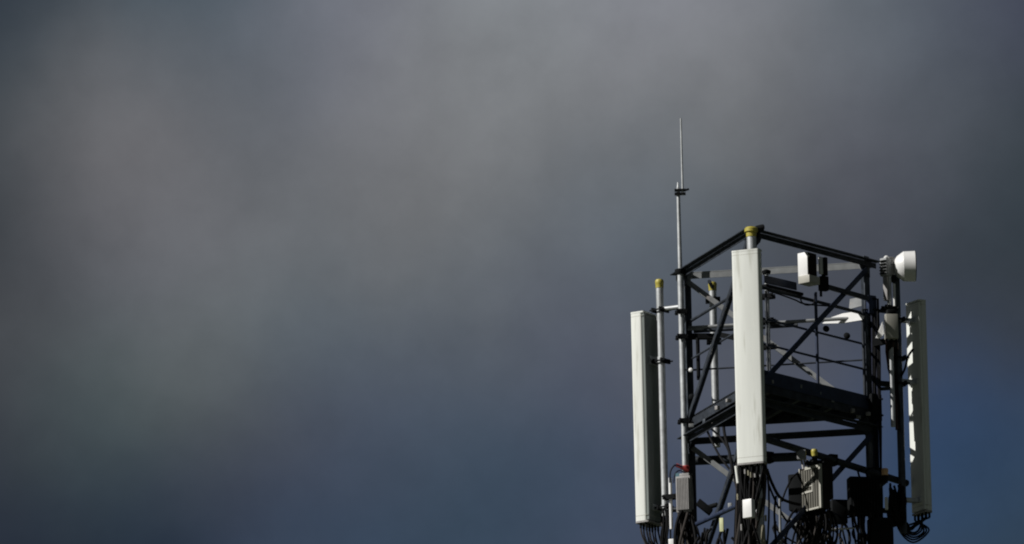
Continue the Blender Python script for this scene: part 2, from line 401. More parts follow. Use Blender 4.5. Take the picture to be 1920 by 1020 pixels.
rail(0, 1, 1.08, 0.017, 'steel'); rail(0, 1, 0.66, 0.011, 'steel')
rail(0, 2, 1.02, 0.020, 'pale', 0, 1); rail(0, 2, 0.55, 0.010, 'steel'); 
rail(0, 2, 0.98, 0.022, 'steel', 0.03, 0.62, 0.0)
def post(px, py0, py1, Y, r=0.016, m_='steel'):
    p, q = vert(px, py0, py1, Y); MB().tube(q, p, r, 10).build('post', m_, plat)
post(1529, 548, 722, -0.30, 0.018, 'navy'); post(1617, 580, 760, 0.33, 0.018)
post(1308, 634, 712, 0.60, 0.022, 'dark'); post(1436, 545, 715, -0.98, 0.012)
for px, py, Y in ((1548, 617, -0.10), (1587, 630, 0.15), (1296, 745, 0.60), (1455, 606, 0.62)):
    MB().lathe(at(px, py, Y)-Vector((0, 0.03, 0)), (0.2, 1, 0.1), [(0, 0.02), (0.01, 0.034), (0.05, 0.034), (0.065, 0.02)], 14).build('rail_clamp', 'dark', plat)
m = MB(); m.lathe(at(1296, 695, 0.50), (-0.3, -1, 0.2), [(0, 0.012), (0.012, 0.026), (0.03, 0.022), (0.038, 0.008)], 14); m.build('bolt_head', 'white', plat)
MB().tube(at(1296, 695, 0.505), at(1283, 693, 0.66), 0.010, 8).build('bolt_shank', 'dark', plat)

# ------------------------------------------------------------------ mounting poles
def cap(parent, p, r, m_='yellow', flange=1.3, h=0.10):
    MB().lathe(p-UP*h*0.55, UP, [(0, r*1.10), (h*0.45, r*1.12), (h*0.5, r*flange), (h*0.8, r*flange), (h*0.95, r*flange*0.8), (h, r*0.3)], 18).build('cap', m_, parent)
def ubolt(parent, c, r, az, w=0.16, m_='dark', h=0.05):
    f = dirv(az); s_ = Vector((-f.y, f.x, 0)); m = MB()
    m.obox(c+f*(r+0.012), s_*w/2, f*0.010, UP*h/2)
    m.obox(c-f*(r+0.012), s_*w/2, f*0.010, UP*h/2)
    for sg in (-1, 1):
        m.tube(c+s_*sg*w*0.42-f*(r+0.05), c+s_*sg*w*0.42+f*(r+0.06), 0.009, 6)
    m.build('clamp', m_, parent)
def pole(label, px, py0, py1, Y, r, m_='galv', cap_=None, clamps=(), arms=(), group=None, fl=1.18, caph=0.10, name='mounting_pole'):
    p, q = vert(px, py0, py1, Y); t = thing(name, label, 'pole', q, group)
    MB().tube(q, p, r, 20).build('pipe', m_, t)
    if cap_: cap(t, p, r, cap_, fl, caph)
    for (py, az) in clamps:
        ubolt(t, Vector((p.x, p.y, zrow(p.x, p.y, py))), r, az)
    for (py, tgt, rr, mm) in arms:
        c = Vector((p.x, p.y, zrow(p.x, p.y, py))); e = Vector((tgt[0], tgt[1], c.z+ (tgt[2] if len(tgt) > 2 else 0)))
        MB().tube(c, e, rr, 12).build('arm', mm, t)
    return t, p, q
LA, LB, LC = leg(0), leg(1), leg(2)
g_p = 'antenna mounting poles'
pl_, plp, plq = pole('tall galvanised pole with yellow cap beside the left panel antenna', 1236.5, 531, 968, 0.87, 0.040, 'galv', 'yellow',
     [(582, 320), (678, 320), (952, 330)], [(580, (LA.x-0.03, LA.y+0.02), 0.026, 'galv'), (958, (LA.x, LA.y), 0.026, 'steel')])
pole('yellow-capped galvanised pole rising just above the front panel antenna', 1408.5, 434, 1100, -1.29, 0.050, 'galv', 'yellow',
     [(500, 262), (850, 262)], [(452, (LB.x+0.02, LB.y), 0.03, 'steel'), (800, (LB.x+.02, LB.y), 0.03, 'steel')], fl=1.45, caph=0.11)
pole('short yellow-capped pole behind the handrail, between the left and front panels', 1336, 536, 838, 1.00, 0.040, 'galv', 'yellow',
     [(563, 270), (640, 270)], [(540, (-0.62, 0.68), 0.02, 'steel'), (832, (-0.62, 0.68), 0.02, 'steel')])
t4, p4, q4 = pole('slim dark-capped pole just right of the front panel antenna', 1437, 514, 718, 0.42, 0.024, 'galv', None,
     [(556, 250), (602, 250), (650, 250)], [])
MB().lathe(p4, UP, [(0, 0.04), (0.02, 0.05), (0.035, 0.05), (0.05, 0.02)], 14).build('cap', 'dark', t4)
pr_, prp, prq = pole('long dark pole carrying the right panel antenna, below the round dish', 1680, 520, 1000, 0.55, 0.040, 'legsteel', None,
     [(600, 20), (720, 20), (672, 20)], [(722, (LC.x+0.02, LC.y), 0.032, 'steel'), (586, (LC.x+0.02, LC.y), 0.020, 'steel'), (960, (LC.x, LC.y), 0.03, 'steel')])
pole('bright narrow pole under the dish radio, left of the long dark pole', 1666, 500, 800, 0.38, 0.026, 'galv', None, [(578, 300)],
     [(728, (LC.x, LC.y), 0.02, 'steel')])
pole('short white pole segment left of the grey radio unit', 1256.5, 896, 992, 0.55, 0.019, 'white', None, [(932, 250)], [(932, (LA.x, LA.y), 0.014, 'steel')], name='stub_pole')
pole('small pole with orange cap low on the right side of tower', 1659, 884, 905, 0.02, 0.032, 'dark', 'orange', [], [(904, (LC.x, LC.y), 0.02, 'steel')], name='stub_pole', caph=0.08)
pole('small yellow-capped stub standing above the vented radio unit', 1527, 848, 880, -0.66, 0.030, 'dark', 'yellow', [(868, 300)], [(872, (0.50, -0.35), 0.02, 'steel')], name='stub_pole', caph=0.08)

kt = thing('pole_bracket', 'small black bracket knob right of the topmost yellow cap', 'bracket', at(1424, 425, -1.22))
MB().lathe(at(1417, 427, -1.24), (1, 0, 0.02), [(0, 0.022), (0.03, 0.028), (0.06, 0.034), (0.085, 0.034), (0.095, 0.015)], 12).build('knob', 'dark', kt)
MB().tube(at(1422, 427, -1.22), at(1421, 445, -1.20), 0.022, 8).build('stem', 'dark', kt)
# small fixings along the platform edge, some standing in for sunlit bits and highlights
rf = random.Random(3)
for px, py, Y in ((1447, 716, -0.9), (1500, 725, -0.52), (1537, 738, -0.25), (1517, 758, 0.1), (1560, 752, -0.08), (1598, 770, 0.15), (1610, 782, 0.3),
                  (1345, 765, -0.4), (1366, 751, -0.75), (1322, 790, 0.1), (1338, 796, 0.1), (1628, 776, 0.32), (1296, 798, 0.5)):
    m = MB(); m.box(at(px, py, Y-0.03), rf.uniform(0.03, 0.06), 0.04, rf.uniform(0.025, 0.05), R_(rf.uniform(200, 330)), 0.004)
    m.build('fixing_glint_plate', rf.choice(('legsteel', 'pale', 'grey')), plat)

# ------------------------------------------------------------------ lightning mast with its rod
mp, mq = vert(1271.5, 352, 905, 0.62)
whip = thing('lightning_mast', 'tall thin mast with slender rod rising far above the tower at its left corner', 'mast', mq)
zt = zrow(mp.x, mp.y, 512)
MB().tube(Vector((mp.x, mp.y, zt)), mp, 0.024, 14, 0.019).build('upper_pipe', 'galv', whip)
MB().tube(mq, Vector((mp.x, mp.y, zt)), 0.033, 16).build('lower_pipe', 'galv', whip)
wp, wq = vert(1276.5, 222, 366, 0.60)
MB().tube(wq, wp, 0.0125, 10, 0.009).build('rod', 'galv', whip)
m = MB(); wp2, wq2 = vert(1271.8, 222, 352, 0.62)
m.tube(Vector((mp.x, mp.y, mp.z-0.02)), mp+UP*0.06, 0.017, 12, 0.008)
m.build('tip', 'galv', whip)
for py in (357, 364):
    c = Vector((mp.x+0.02, mp.y-0.01, zrow(mp.x, mp.y, py))); m = MB()
    m.obox(c, Vector((0.06, 0, 0.0)), Vector((0, 0.03, 0)), UP*0.010); m.build('rod_clamp', 'dark', whip)
m = MB(); c = at(1284, 357, 0.60); m.tube(c, c+Vector((0.045, -0.01, 0.012)), 0.012, 8); m.build('rod_clamp', 'dark', whip)
for py in (585, 632, 790):
    ubolt(whip, Vector((mp.x, mp.y, zrow(mp.x, mp.y, py))), 0.033, 100, 0.12)
m = MB(); m.lathe(Vector((mp.x, mp.y, zrow(mp.x, mp.y, 514))), UP, [(0, 0.05), (0.02, 0.06), (0.05, 0.06), (0.06, 0.03)], 16); m.build('collar', 'dark', whip)

# ------------------------------------------------------------------ panel antennas
def rrect(w, d, r, n=5, front_bulge=0.0):
    pts = []
    for cx, cy, a0 in ((w/2-r, d/2-r, 0), (-w/2+r, d/2-r, 90), (-w/2+r, -d/2+r, 180), (w/2-r, -d/2+r, 270)):
        for i in range(n+1):
            a = R_(a0+90*i/n); pts.append((cx+r*math.cos(a), cy+r*math.sin(a)))
    return [(x, y+(front_bulge*(1-(2*x/w)**2) if y > 0 else 0)) for x, y in pts]
def panel(label, c, ztop, zbot, W, D, az, backm, tilt=0.0, brk=(), connectors=(2, 5), pole_c=None, r=0.025):
    """c = centre (x, y); az = degrees the face looks to"""
    base = Vector((c[0], c[1], zbot)); t = thing('panel_antenna', label, 'panel antenna', base, 'tall white panel antennas')
    f = dirv(az); rt = Vector((f.y, -f.x, 0))
    Mx = Matrix(((rt.x, f.x, 0, 0), (rt.y, f.y, 0, 0), (0, 0, 1, 0), (0, 0, 0, 1)))
    T = Matrix.Translation(base) @ Matrix.Rotation(tilt, 4, rt) @ Mx
    H_ = ztop-zbot
    bp = 0.030
    MB().prism([(x, y+bp/2) for x, y in rrect(W, D-bp, r, 5, 0.008)], 0.02, H_-0.02, T).build('radome', 'radome', t)
    MB().prism([(x, y-D/2+bp/2) for x, y in rrect(W*0.94, bp, 0.008, 2)], 0.03, H_-0.03, T).build('back_plate', backm, t)
    MB().prism([(x*1.012, y*1.02) for x, y in rrect(W, D, r, 5, 0.008)], H_-0.018, H_, T).build('end_cap', 'radome', t)
    MB().prism([(x*1.012, y*1.02) for x, y in rrect(W, D, r, 5, 0.008)], 0.0, 0.018, T).build('end_cap', 'grey', t)
    MB().prism([(x*1.006, y*1.01) for x, y in rrect(W, D, r, 5, 0.008)], 0.075, 0.079, T).build('seam', 'beige', t)
    MB().prism([(x*1.006, y*1.01) for x, y in rrect(W, D, r, 5, 0.008)], H_-0.055, H_-0.052, T).build('seam', 'beige', t)
    nx, ny = connectors[1], connectors[0]
    cons = []
    for i in range(nx):
        for j in range(ny):
            lx = (i-(nx-1)/2)*W*0.8/max(1, nx-1); ly = (j-(ny-1)/2)*D*0.42
            p = T @ Vector((lx, ly, 0.0)); q = T @ Vector((lx, ly, -0.055)); cons.append(q)
            MB().tube(p, q, 0.013, 10).build('connector', 'dark', t)
    for zb in brk:
        m = MB(); h = zb-zbot
        a0 = T @ Vector((0, -D/2, h)); 
        pc = Vector((pole_c[0], pole_c[1], a0.z)) if pole_c else a0-f*0.12
        sv = rt
        m.obox(a0-f*0.012, sv*W*0.28, f*0.012, UP*0.03)
        for sg in (-1, 1): m.bar(a0+sv*sg*0.04, pc+sv*sg*0.03, 0.012, 0.04, sv)
        m.build('bracket', 'galv', t)
    return t, cons
ptop = lambda c, py: zrow(c[0], c[1], py)
# left panel
cL = (plp.x+0.20*math.cos(R_(150)), plp.y+0.20*math.sin(R_(150)))
tL, conL = panel('white panel antenna at the far left, narrow side sunlit and back dark', cL, ptop(cL, 589), ptop(cL, 984), 0.32, 0.17, 150, 'back',
      0, [ptop(cL, 640)-0.25, ptop(cL, 677), ptop(cL, 955)], (2, 5), (plp.x, plp.y))
# front panel
cB_ = at(1400.0, 470, -1.52); cB = (cB_.x, cB_.y)
tB, conB = panel('white panel antenna facing forward in front of the near leg, fully sunlit', cB, ptop(cB, 470), ptop(cB, 872), 0.312, 0.115, 250, 'back',
      0, [ptop(cB, 500), ptop(cB, 850)], (2, 5), (at(1408, 500, -1.29).x, -1.29))
# right panel
cR_ = at(1717, 566, 0.66); cRt = (cR_.x, cR_.y)
tR, conR = panel('white panel antenna at the far right, turned away and partly in shadow', cRt, ptop(cRt, 566), ptop(cRt, 964), 0.265, 0.10, 33, 'radome',
      0, [ptop(cRt, 603), ptop(cRt, 718), ptop(cRt, 940)], (2, 4), (prp.x, prp.y))

# ------------------------------------------------------------------ microwave dish on its pole
dc = at(1673, 500, 0.42)
dish = thing('microwave_dish', 'round white drum dish pointing right on top of the right pole', 'dish', dc)
ax = Vector((1.0, 0.015, 0.0)).normalized()
MB().lathe(dc+ax*0.02, ax, [(0.0, 0.06), (0.012, 0.085), (0.035, 0.115), (0.095, 0.158), (0.102, 0.160)], 40).build('reflector', 'white', dish)
MB().lathe(dc+ax*0.1215, ax, [(0.0, 0.163), (0.10, 0.166), (0.125, 0.167), (0.127, 0.164)], 40).build('shroud', 'white', dish)
MB().lathe(dc+ax*0.2487, ax, [(0.0, 0.164), (0.006, 0.16), (0.010, 0.12)], 40).build('cover', 'dark', dish)
m = MB(); m.box(dc-ax*0.04+Vector((0, 0, -0.0)), 0.12, 0.10, 0.20, R_(200), 0.01); m.build('mounting_bracket', 'grey', dish)
m = MB(); m.box(dc-ax*0.03-UP*0.13, 0.10, 0.12, 0.07, R_(200), 0.008); m.build('mounting_bracket', 'dark', dish)
ru = at(1661, 505, 0.36)
rd = thing('dish_radio', 'small pale radio box clamped behind the white dish', 'radio unit', ru-UP*0.1)
m = MB(); m.box(ru+Vector((-0.0, 0, 0.02)), 0.09, 0.10, 0.20, R_(232), 0.01); m.build('housing', 'pale', rd)
m = MB()
for i in range(5): m.box(ru+Vector((-0.026, -0.036, -0.055+0.035*i)), 0.08, 0.05, 0.010, R_(232))
m.build('cooling_fin', 'dark', rd)
m = MB(); m.lathe(ru+UP*0.115+Vector((0.01, 0, 0)), UP, [(0, 0.03), (0.02, 0.03), (0.035, 0.015)], 14); m.build('eye_bolt', 'white', rd)
m = MB(); m.box(at(1662, 540, 0.36), 0.055, 0.05, 0.28, R_(232), 0.006); m.build('waveguide', 'grey', rd)
m = MB(); m.box(at(1677, 553, 0.30), 0.02, 0.03, 0.25, R_(240), 0.004); m.build('strut', 'white', rd)

# ------------------------------------------------------------------ equipment boxes
def unit(name, label, cat, px, py, Y, w, d, h, az, mat_, bev=0.012, fins=0, finm=None, frame=False, cons=0, side=None, group=None, tilt=0.0, hood=None):
    c = at(px, py, Y); t = thing(name, label, cat, c-UP*h/2, group); f = dirv(az); s_ = Vector((-f.y, f.x, 0))
    MB().box(c, w, d, h, R_(az), bev, tilt).build('housing', mat_, t)
    if fins:
        m = MB(); n = fins
        for i in range(n):
            x = (i-(n-1)/2)*w*0.86/n
            m.obox(c+f*(d/2+0.010)+s_*x, s_*w*0.24/n, f*0.012, UP*h*0.44)
        m.build('cooling_fins', finm or mat_, t)
    if frame:
        m = MB()
        for sg in (-1, 1):
            m.obox(c+f*(d/2+0.014)+s_*sg*(w/2-0.012), s_*0.012, f*0.014, UP*h*0.5)
        for sg in (-1, 1):
            m.obox(c+f*(d/2+0.0145)+UP*sg*(h/2-0.012), s_*(w/2-0.025), f*0.0135, UP*0.012)
        m.build('frame', 'white', t)
    pts = []
    for i in range(cons):
        x = (i-(cons-1)/2)*w*0.8/max(1, cons-1); p = c-UP*(h/2)+s_*x; pts.append(p-UP*0.05)
        MB().tube(p+UP*0.005, p-UP*0.05, 0.012, 8).build('connector', 'dark', t)
    return t, c, pts
# upper small radio box on the front right face, shaded faces coloured brown
tU, cU_, _ = unit('radio_unit', 'small white box hanging under the top beam, right of the front panel', 'radio unit', 1514.5, 502, -0.42, 0.165, 0.125, 0.31, 322, 'brown', 0.008)
f322 = dirv(322); f232 = dirv(232)
MB().obox(cU_+f232*0.086, dirv(322)*0.064, f232*0.005, UP*0.152, 0.002).build('lit_side', 'white', tU)  # white sheet paints the sunlit side of the box
m = MB(); c = at(1517, 526, -0.44); m.box(c, 0.19, 0.15, 0.085, R_(322), 0.006, 0.0); m.build('cable_tray', 'beige', tU)
m = MB(); c = at(1515, 480, -0.50); m.lathe(c, (-0.5, -1, 0), [(0, 0.014), (0.02, 0.012), (0.028, 0.004)], 12); m.build('knob', 'white', tU)
tS, cS, _ = unit('slim_radio', 'slim bright upright box right beside the small white hanging box', 'radio unit', 1539, 498, -0.34, 0.03, 0.05, 0.19, 232, 'white', 0.006)
MB().obox(at(1546, 500, -0.32), f322*0.028, f232*0.02, UP*0.10).build('backing', 'dark', tS)
tG, cG, _ = unit('filter_box', 'black box hanging below the slim bright box under the top right beam', 'filter box', 1544, 532, -0.30, 0.10, 0.07, 0.16, 300, 'dark', 0.012)
MB().tube(cG+UP*0.07, cG+UP*0.17+Vector((0.02, 0, 0)), 0.02, 10).build('gland', 'dark', tG)
MB().tube(cG-UP*0.07-Vector((0.03, 0, 0)), cG-UP*0.14-Vector((0.03, 0, 0)), 0.015, 10).build('gland', 'dark', tG)
# dark tray between the left leg and the back pole
tz = thing('cable_tray', 'short black tray between the left leg and the capped back pole', 'cable tray', at(1316, 630, 0.62))
MB().bar(at(1288, 631, 0.68), at(1348, 631, 0.70), 0.08, 0.055).build('base_plate', 'dark', tz)
MB().bar(at(1289, 618, 0.66), at(1346, 617, 0.68), 0.014, 0.022).build('side_plate', 'pale', tz)
MB().bar(at(1352, 628, 0.68), at(1376, 633, 0.62), 0.05, 0.05).build('side_plate', 'dark', tz)
# clutter clamped to the right leg
for lab, px, py, Y, w, h, mm in (('black clamp block on the right leg just under the back rail', 1639, 622, 0.42, 0.09, 0.22, 'dark'),
        ('dark blue splice block on the right leg above the clamp', 1632, 572, 0.36, 0.10, 0.20, 'navy'),
        ('black splice block on the right leg beside the platform edge', 1640, 765, 0.36, 0.13, 0.30, 'dark')):
    c = at(px, py, Y); t = thing('clamp_block', lab, 'clamp', c)
    MB().box(c, w, 0.10, h, R_(300), 0.012).build('body', mm, t)
    for dz in (-0.3, 0.3):
        MB().tube(c+UP*h*dz-Vector((w*0.7, 0.05, 0)), c+UP*h*dz+Vector((w*0.7, -0.03, 0)), 0.011, 8).build('bolt', 'dark', t)
# navy tray right of the front panel
tr = thing('cable_tray', 'dark navy horizontal tray right of the front panel, left of hanging box', 'cable tray', at(1464, 530, -0.55))
m = MB(); m.bar(at(1432, 523, -0.70), at(1493, 537, -0.28), 0.012, 0.085, Vector((0.6, -0.8, 0))); m.build('side_plate', 'navy', tr)
m = MB(); m.bar(at(1430, 536, -0.66), at(1500, 553, -0.22), 0.10, 0.03, Vector((0.6, -0.8, 0))); m.build('base_plate', 'dark', tr)
m = MB(); m.bar(at(1552, 538, -0.20), at(1636, 562, 0.36), 0.03, 0.05, Vector((0.6, -0.8, 0))); m.build('extension_bar', 'steel', tr)
# right side boxes
tK, cK, kc = unit('junction_box', 'beige upright box below the dish, left of the right panel', 'radio unit', 1671, 613, 0.22, 0.135, 0.10, 0.27, 283, 'beige', 0.008, cons=3)
m = MB(); m.obox(cK+Vector((-0.066, 0.0, 0)), Vector((0.003, 0, 0)), Vector((0, 0.05, 0)), UP*0.132); m.build('side_trim', 'white', tK)
m = MB(); m.box(cK+UP*0.165, 0.09, 0.08, 0.05, R_(283), 0.01); m.build('top_gland', 'dark', tK)
m = MB(); q = [(1642, 634), (1655, 603), (1657, 626), (1650, 635)]
w_ = thing('deflector_plate', 'small white triangular plate left of the beige upright box', 'plate', at(1650, 620, 0.3))
m.plate([at(x, y, 0.28) for x, y in q], Vector((-0.3, 1, 0)), 0.02); m.build('plate', 'white', w_)
MB().bar(at(1638, 645, 0.30), at(1660, 640, 0.27), 0.05, 0.06).build('bracket', 'dark', w_)
# big vented radio, centre bottom
tV, cV, vc = unit('vented_radio_unit', 'dark radio unit with white-framed finned front, centre bottom', 'radio unit', 1529, 917, -0.60, 0.34, 0.11, 0.48, 222, 'brown', 0.010, cons=5)
f = dirv(221); s_ = Vector((-f.y, f.x, 0))
m = MB()
for i in range(8):
    x = (i-3.5)*0.037; m.obox(cV+f*0.064+s_*x, s_*0.0115, f*0.010, UP*0.215)
m.build('cooling_fins', 'fin', tV)
m = MB()
m.obox(cV+f*0.0565, s_*0.155, f*0.0020, UP*0.222); m.build('grille', 'brown', tV)
m = MB()
for sg, w in ((-1, 0.007), (1, 0.012)): m.obox(cV+f*0.068+s_*sg*(0.17-w), s_*w, f*0.014, UP*0.24)
m.obox(cV+f*0.068+UP*(-0.240+0.010), s_*0.135, f*0.0135, UP*0.010)
m.obox(cV+f*0.068+UP*(0.240-0.016)+s_*0.03, s_*0.105, f*0.0135, UP*0.016)
m.obox(cV+f*0.075-s_*0.045+UP*(-0.035), s_*0.085, f*0.007, UP*0.011)
m.obox(cV+f*0.075-s_*0.02+UP*(0.07), s_*0.055, f*0.006, UP*0.008)
m.obox(cV+f*0.075-s_*0.02+UP*(0.025), s_*0.055, f*0.006, UP*0.006)
m.obox(cV+f*0.075+s_*0.036+UP*(0.05), s_*0.006, f*0.0065, UP*0.09)
m.build('frame', 'beige', tV)
m = MB(); c = at(1503, 853, -0.66); m.box(c, 0.095, 0.07, 0.10, R_(262), 0.008); m.build('lifting_bracket', 'pale', tV)
m = MB(); c = at(1508, 872, -0.48)
for i in range(3): m.bar(c+Vector((-0.03+0.03*i, 0, 0.06)), c+Vector((-0.01+0.03*i, -0.02, -0.06)), 0.012, 0.02)
m.build('lifting_bracket', 'grey', tV)
unit('power_supply', 'black box immediately left of the white-framed radio unit', 'equipment box', 1495, 925, -0.45, 0.16, 0.16, 0.40, 250, 'dark', 0.02)
unit('power_supply', 'tall dark box tight against the right side of the white-framed radio unit', 'equipment box', 1549, 900, -0.30, 0.10, 0.14, 0.44, 300, 'brown', 0.02)
tD, cD, dcn = unit('dark_radio_unit', 'wide black radio unit hanging low at the right leg', 'radio unit', 1619, 931, 0.05, 0.33, 0.16, 0.41, 283, 'dark', 0.012, fins=9, cons=5)
m = MB(); 
for dx in (-0.035, 0.05): m.path([cD+Vector((dx, -0.05, 0.19)), cD+Vector((dx-0.02, -0.05, 0.27)), cD+Vector((dx+0.03, -0.05, 0.30))], 0.012, 8)
m.build('handle', 'dark', tD)
unit('lower_cabinet', 'dark green-grey cabinet at the bottom edge under the right leg', 'cabinet', 1651, 1012, 0.05, 0.25, 0.18, 0.46, 283, 'dark', 0.01)
unit('small_module', 'thin dark olive box between the two radio units, centre right', 'equipment box', 1573, 960, -0.10, 0.17, 0.10, 0.26, 283, 'dark', 0.01)
unit('indicator_tube', 'small bright white tube low beside the right pole', 'tube', 1662, 944, -0.12, 0.035, 0.035, 0.14, 260, 'white', 0.01)
# grey unit, left
tQ, cQ, qc = unit('grey_radio_unit', 'grey box radio unit at the bottom of the left leg', 'radio unit', 1284, 928, 0.40, 0.165, 0.11, 0.40, 250, 'grey', 0.008, fins=8, cons=5)
MB().box(cQ+UP*0.215+Vector((0.01, 0, 0)), 0.11, 0.08, 0.035, R_(250), 0.006).build('top_cover', 'grey', tQ)
m = MB(); m.path([cQ+Vector((0.05, 0, 0.2)), cQ+Vector((0.085, 0, 0.24)), cQ+Vector((0.10, 0, 0.12)), cQ+Vector((0.105, 0, -0.02))], 0.008, 8); m.build('handle', 'dark', tQ)
m = MB(); c = at(1272, 893, 0.45)
m.obox(c, Vector((0.03, 0, 0)), Vector((0, 0.02, 0)), UP*0.03); m.build('blue_tape', 'teal', tQ)
tp = thing('red_tape', 'red tape wrapped round the left mast above the grey radio', 'tape', at(1281, 878, 0.62))
MB().lathe(Vector((mp.x, mp.y, zrow(mp.x, mp.y, 874))), -UP, [(0, 0.045), (0.006, 0.050), (0.03, 0.050), (0.036, 0.044)], 14).build('wrap', 'red', tp)
m = MB(); m.path([at(1268, 872, 0.56), at(1278, 876, 0.55), at(1290, 884, 0.57)], 0.020, 8); m.build('loose_end', 'red', tp)
# middle small things
tW, cW, wc = unit('white_junction_box', 'small tilted white box among the cables under front panel', 'junction box', 1404, 954, -1.62, 0.115, 0.07, 0.20, 236, 'white', 0.008)
unit('white_strip_box', 'narrow beige strip box right of the small tilted white box', 'junction box', 1427, 952, -1.42, 0.045, 0.04, 0.20, 256, 'beige', 0.006)
unit('yellow_tag', 'pale yellow-green tag hanging on cables, left of the white box', 'tag', 1353, 984, -0.55, 0.045, 0.02, 0.15, 250, 'label', 0.005)
unit('white_bracket', 'small pale bracket clamped on the thin pipe left of the front cable curtain', 'bracket', 1369, 949, -0.72, 0.045, 0.03, 0.07, 250, 'pale', 0.01)
unit('bottom_box', 'white box corner at the bottom edge below the white stub pole', 'junction box', 1261, 1022, 0.5, 0.075, 0.06, 0.13, 250, 'white', 0.008)
# flood light silhouette
fl = thing('site_light', 'black angled lamp fitting right of the grey radio unit', 'lamp', at(1325, 948, 0.2))
m = MB(); a0 = at(1313, 940, 0.25); m.obox(at(1321, 951, 0.2), Vector((0.07, 0, -0.06)), Vector((0, 0.05, 0)), Vector((0.02, 0, 0.03)), 0.008); m.build('housing', 'dark', fl)
MB().tube(at(1325, 952, 0.2), at(1345, 946, 0.15), 0.025, 10).build('arm', 'dark', fl)

# ------------------------------------------------------------------ cables
rnd = random.Random(7)
def curve(p, q, sag=0.2, dev=0.05, n=10, d0=Vector((0, 0, -1))):
    p, q = Vector(p), Vector(q); m1 = p+d0*sag+Vector((rnd.uniform(-dev, dev), rnd.uniform(-dev, dev), 0))
    m2 = q+Vector((rnd.uniform(-dev, dev), rnd.uniform(-dev, dev), sag*0.5*rnd.uniform(-0.3, 1)))
    out = []
    for i in range(n+1):
        t = i/n; out.append(p*(1-t)**3+m1*3*t*(1-t)**2+m2*3*t*t*(1-t)+q*t**3)
    return out
def bundle(label, loc, curves, r=(0.008, 0.013), mats=('rubber', 'rubber', 'rubber', 'greycable')):
    t = thing('cable_bundle', label, 'cable bundle', loc)
    for c in curves:
        MB().path(c, rnd.uniform(*r), 8).build('cable', rnd.choice(mats), t)
    return t
# under the left panel: short loops to the foot of the pole
bundle('short black cable loops hanging under the left panel antenna', at(1215, 990, 0.9),
       [curve(p, at(1222+i*3.0+rnd.uniform(-3, 3), 1045, 0.88), 0.10+0.02*rnd.random(), 0.03) for i, p in enumerate(conL)], (0.007, 0.010))
# under the front panel: a thick curtain
cs = []
for i, p in enumerate(conB):
    cs.append(curve(p, at(1384+i*5.6+rnd.uniform(-4, 4), 1060+rnd.uniform(0, 30), -1.3+rnd.uniform(-0.1, 0.15)), 0.3, 0.09))
for i in range(46):
    a0 = at(1380+rnd.uniform(0, 58), 868, -1.35+rnd.uniform(-0.02, 0.12)); cs.append(curve(a0, at(1376+rnd.uniform(0, 68), 1075, -1.3+rnd.uniform(-0.1, 0.3)), 0.4, 0.10))
tcur = bundle('thick curtain of black cables hanging below the front panel antenna', at(1410, 1000, -1.3), cs, (0.009, 0.016), ('rubber', 'rubber', 'rubber', 'greycable', 'rubber'))
for i in range(9):                      # pale ties and markers on the curtain
    px = 1384+i*6.2+rnd.uniform(-2, 2); py = rnd.choice((884, 892, 925, 965, 985, 1000))+rnd.uniform(-4, 4)
    MB().tube(at(px, py, -1.56), at(px+0.4, py+rnd.uniform(5, 12), -1.56), 0.012, 8).build('marker_sleeve', rnd.choice(('pale', 'tan', 'grey')), tcur)
cs = [curve(at(1238+rnd.uniform(0, 18), 950+rnd.uniform(0, 35), 0.8+rnd.uniform(-0.08, 0.08)), at(1232+rnd.uniform(0, 22), 1050, 0.8), 0.15, 0.08) for i in range(12)]
bundle('black cables gathered at the foot of the left yellow-capped pole', at(1245, 990, 0.8), cs, (0.008, 0.012))
# right panel loops
cs = []
for i, p in enumerate(conR):
    k = i % 4
    a1 = at(1742-i*5, 996+rnd.uniform(-3, 5)-1.5*i, 0.7); a2 = at(1712-i*1.5, 1017-5*i, 0.62); a3 = at(1684-i*1.2, 990-i*5, 0.55); a4 = at(1672+i*1.2, 930+i*2, 0.5)
    ctrl = [p, a1, a2, a3, a4]; pts = []
    for s in range(4):
        p0 = ctrl[max(s-1, 0)]; p1 = ctrl[s]; p2 = ctrl[s+1]; p3 = ctrl[min(s+2, 4)]
        for u in range(6):
            t = u/6; pts.append(0.5*((2*p1)+(p2-p0)*t+(2*p0-5*p1+4*p2-p3)*t*t+(3*p1-p0-3*p2+p3)*t**3))
    pts.append(ctrl[-1]); cs.append(pts)
bundle('big looping cables under the right panel antenna back to its pole', at(1715, 1000, 0.7), cs, (0.009, 0.013), ('rubber', 'navycable', 'rubber'))
# under beige box: dark red and black feeders, spread and lengthened to shade the right panel
cs = []
for i in range(9):
    yy = 0.40+0.025*i; x0 = 1662+i*2.5
    cs.append([at(x0, 640, 0.22+0.01*i), at(x0+1.5*math.sin(i), 660, yy-0.02), at(x0+2+2*math.cos(i*2), 690, yy), at(1674+i*1.6, 722, yy+0.01), at(1680+i*1.1, 760, yy+0.01), at(1681+i*1.1, 806, yy)])
bundle('dark red and black cables dropping from the beige box', at(1670, 680, 0.3), cs, (0.012, 0.018), ('rubber', 'redcable', 'rubber'))
# under the grey unit
cs = [curve(p, at(1276+i*5, 1060, 0.4), 0.2, 0.10) for i, p in enumerate(qc)]
for i in range(24): cs.append(curve(at(1272+(i%9)*3.6, 958+rnd.uniform(-3, 14), 0.36), at(1272+rnd.uniform(0, 34), 1060, 0.35+rnd.uniform(-0.1, 0.1)), 0.25, 0.16))
bundle('tangled black cables spilling below the grey radio unit', at(1290, 1000, 0.4), cs, (0.010, 0.017))
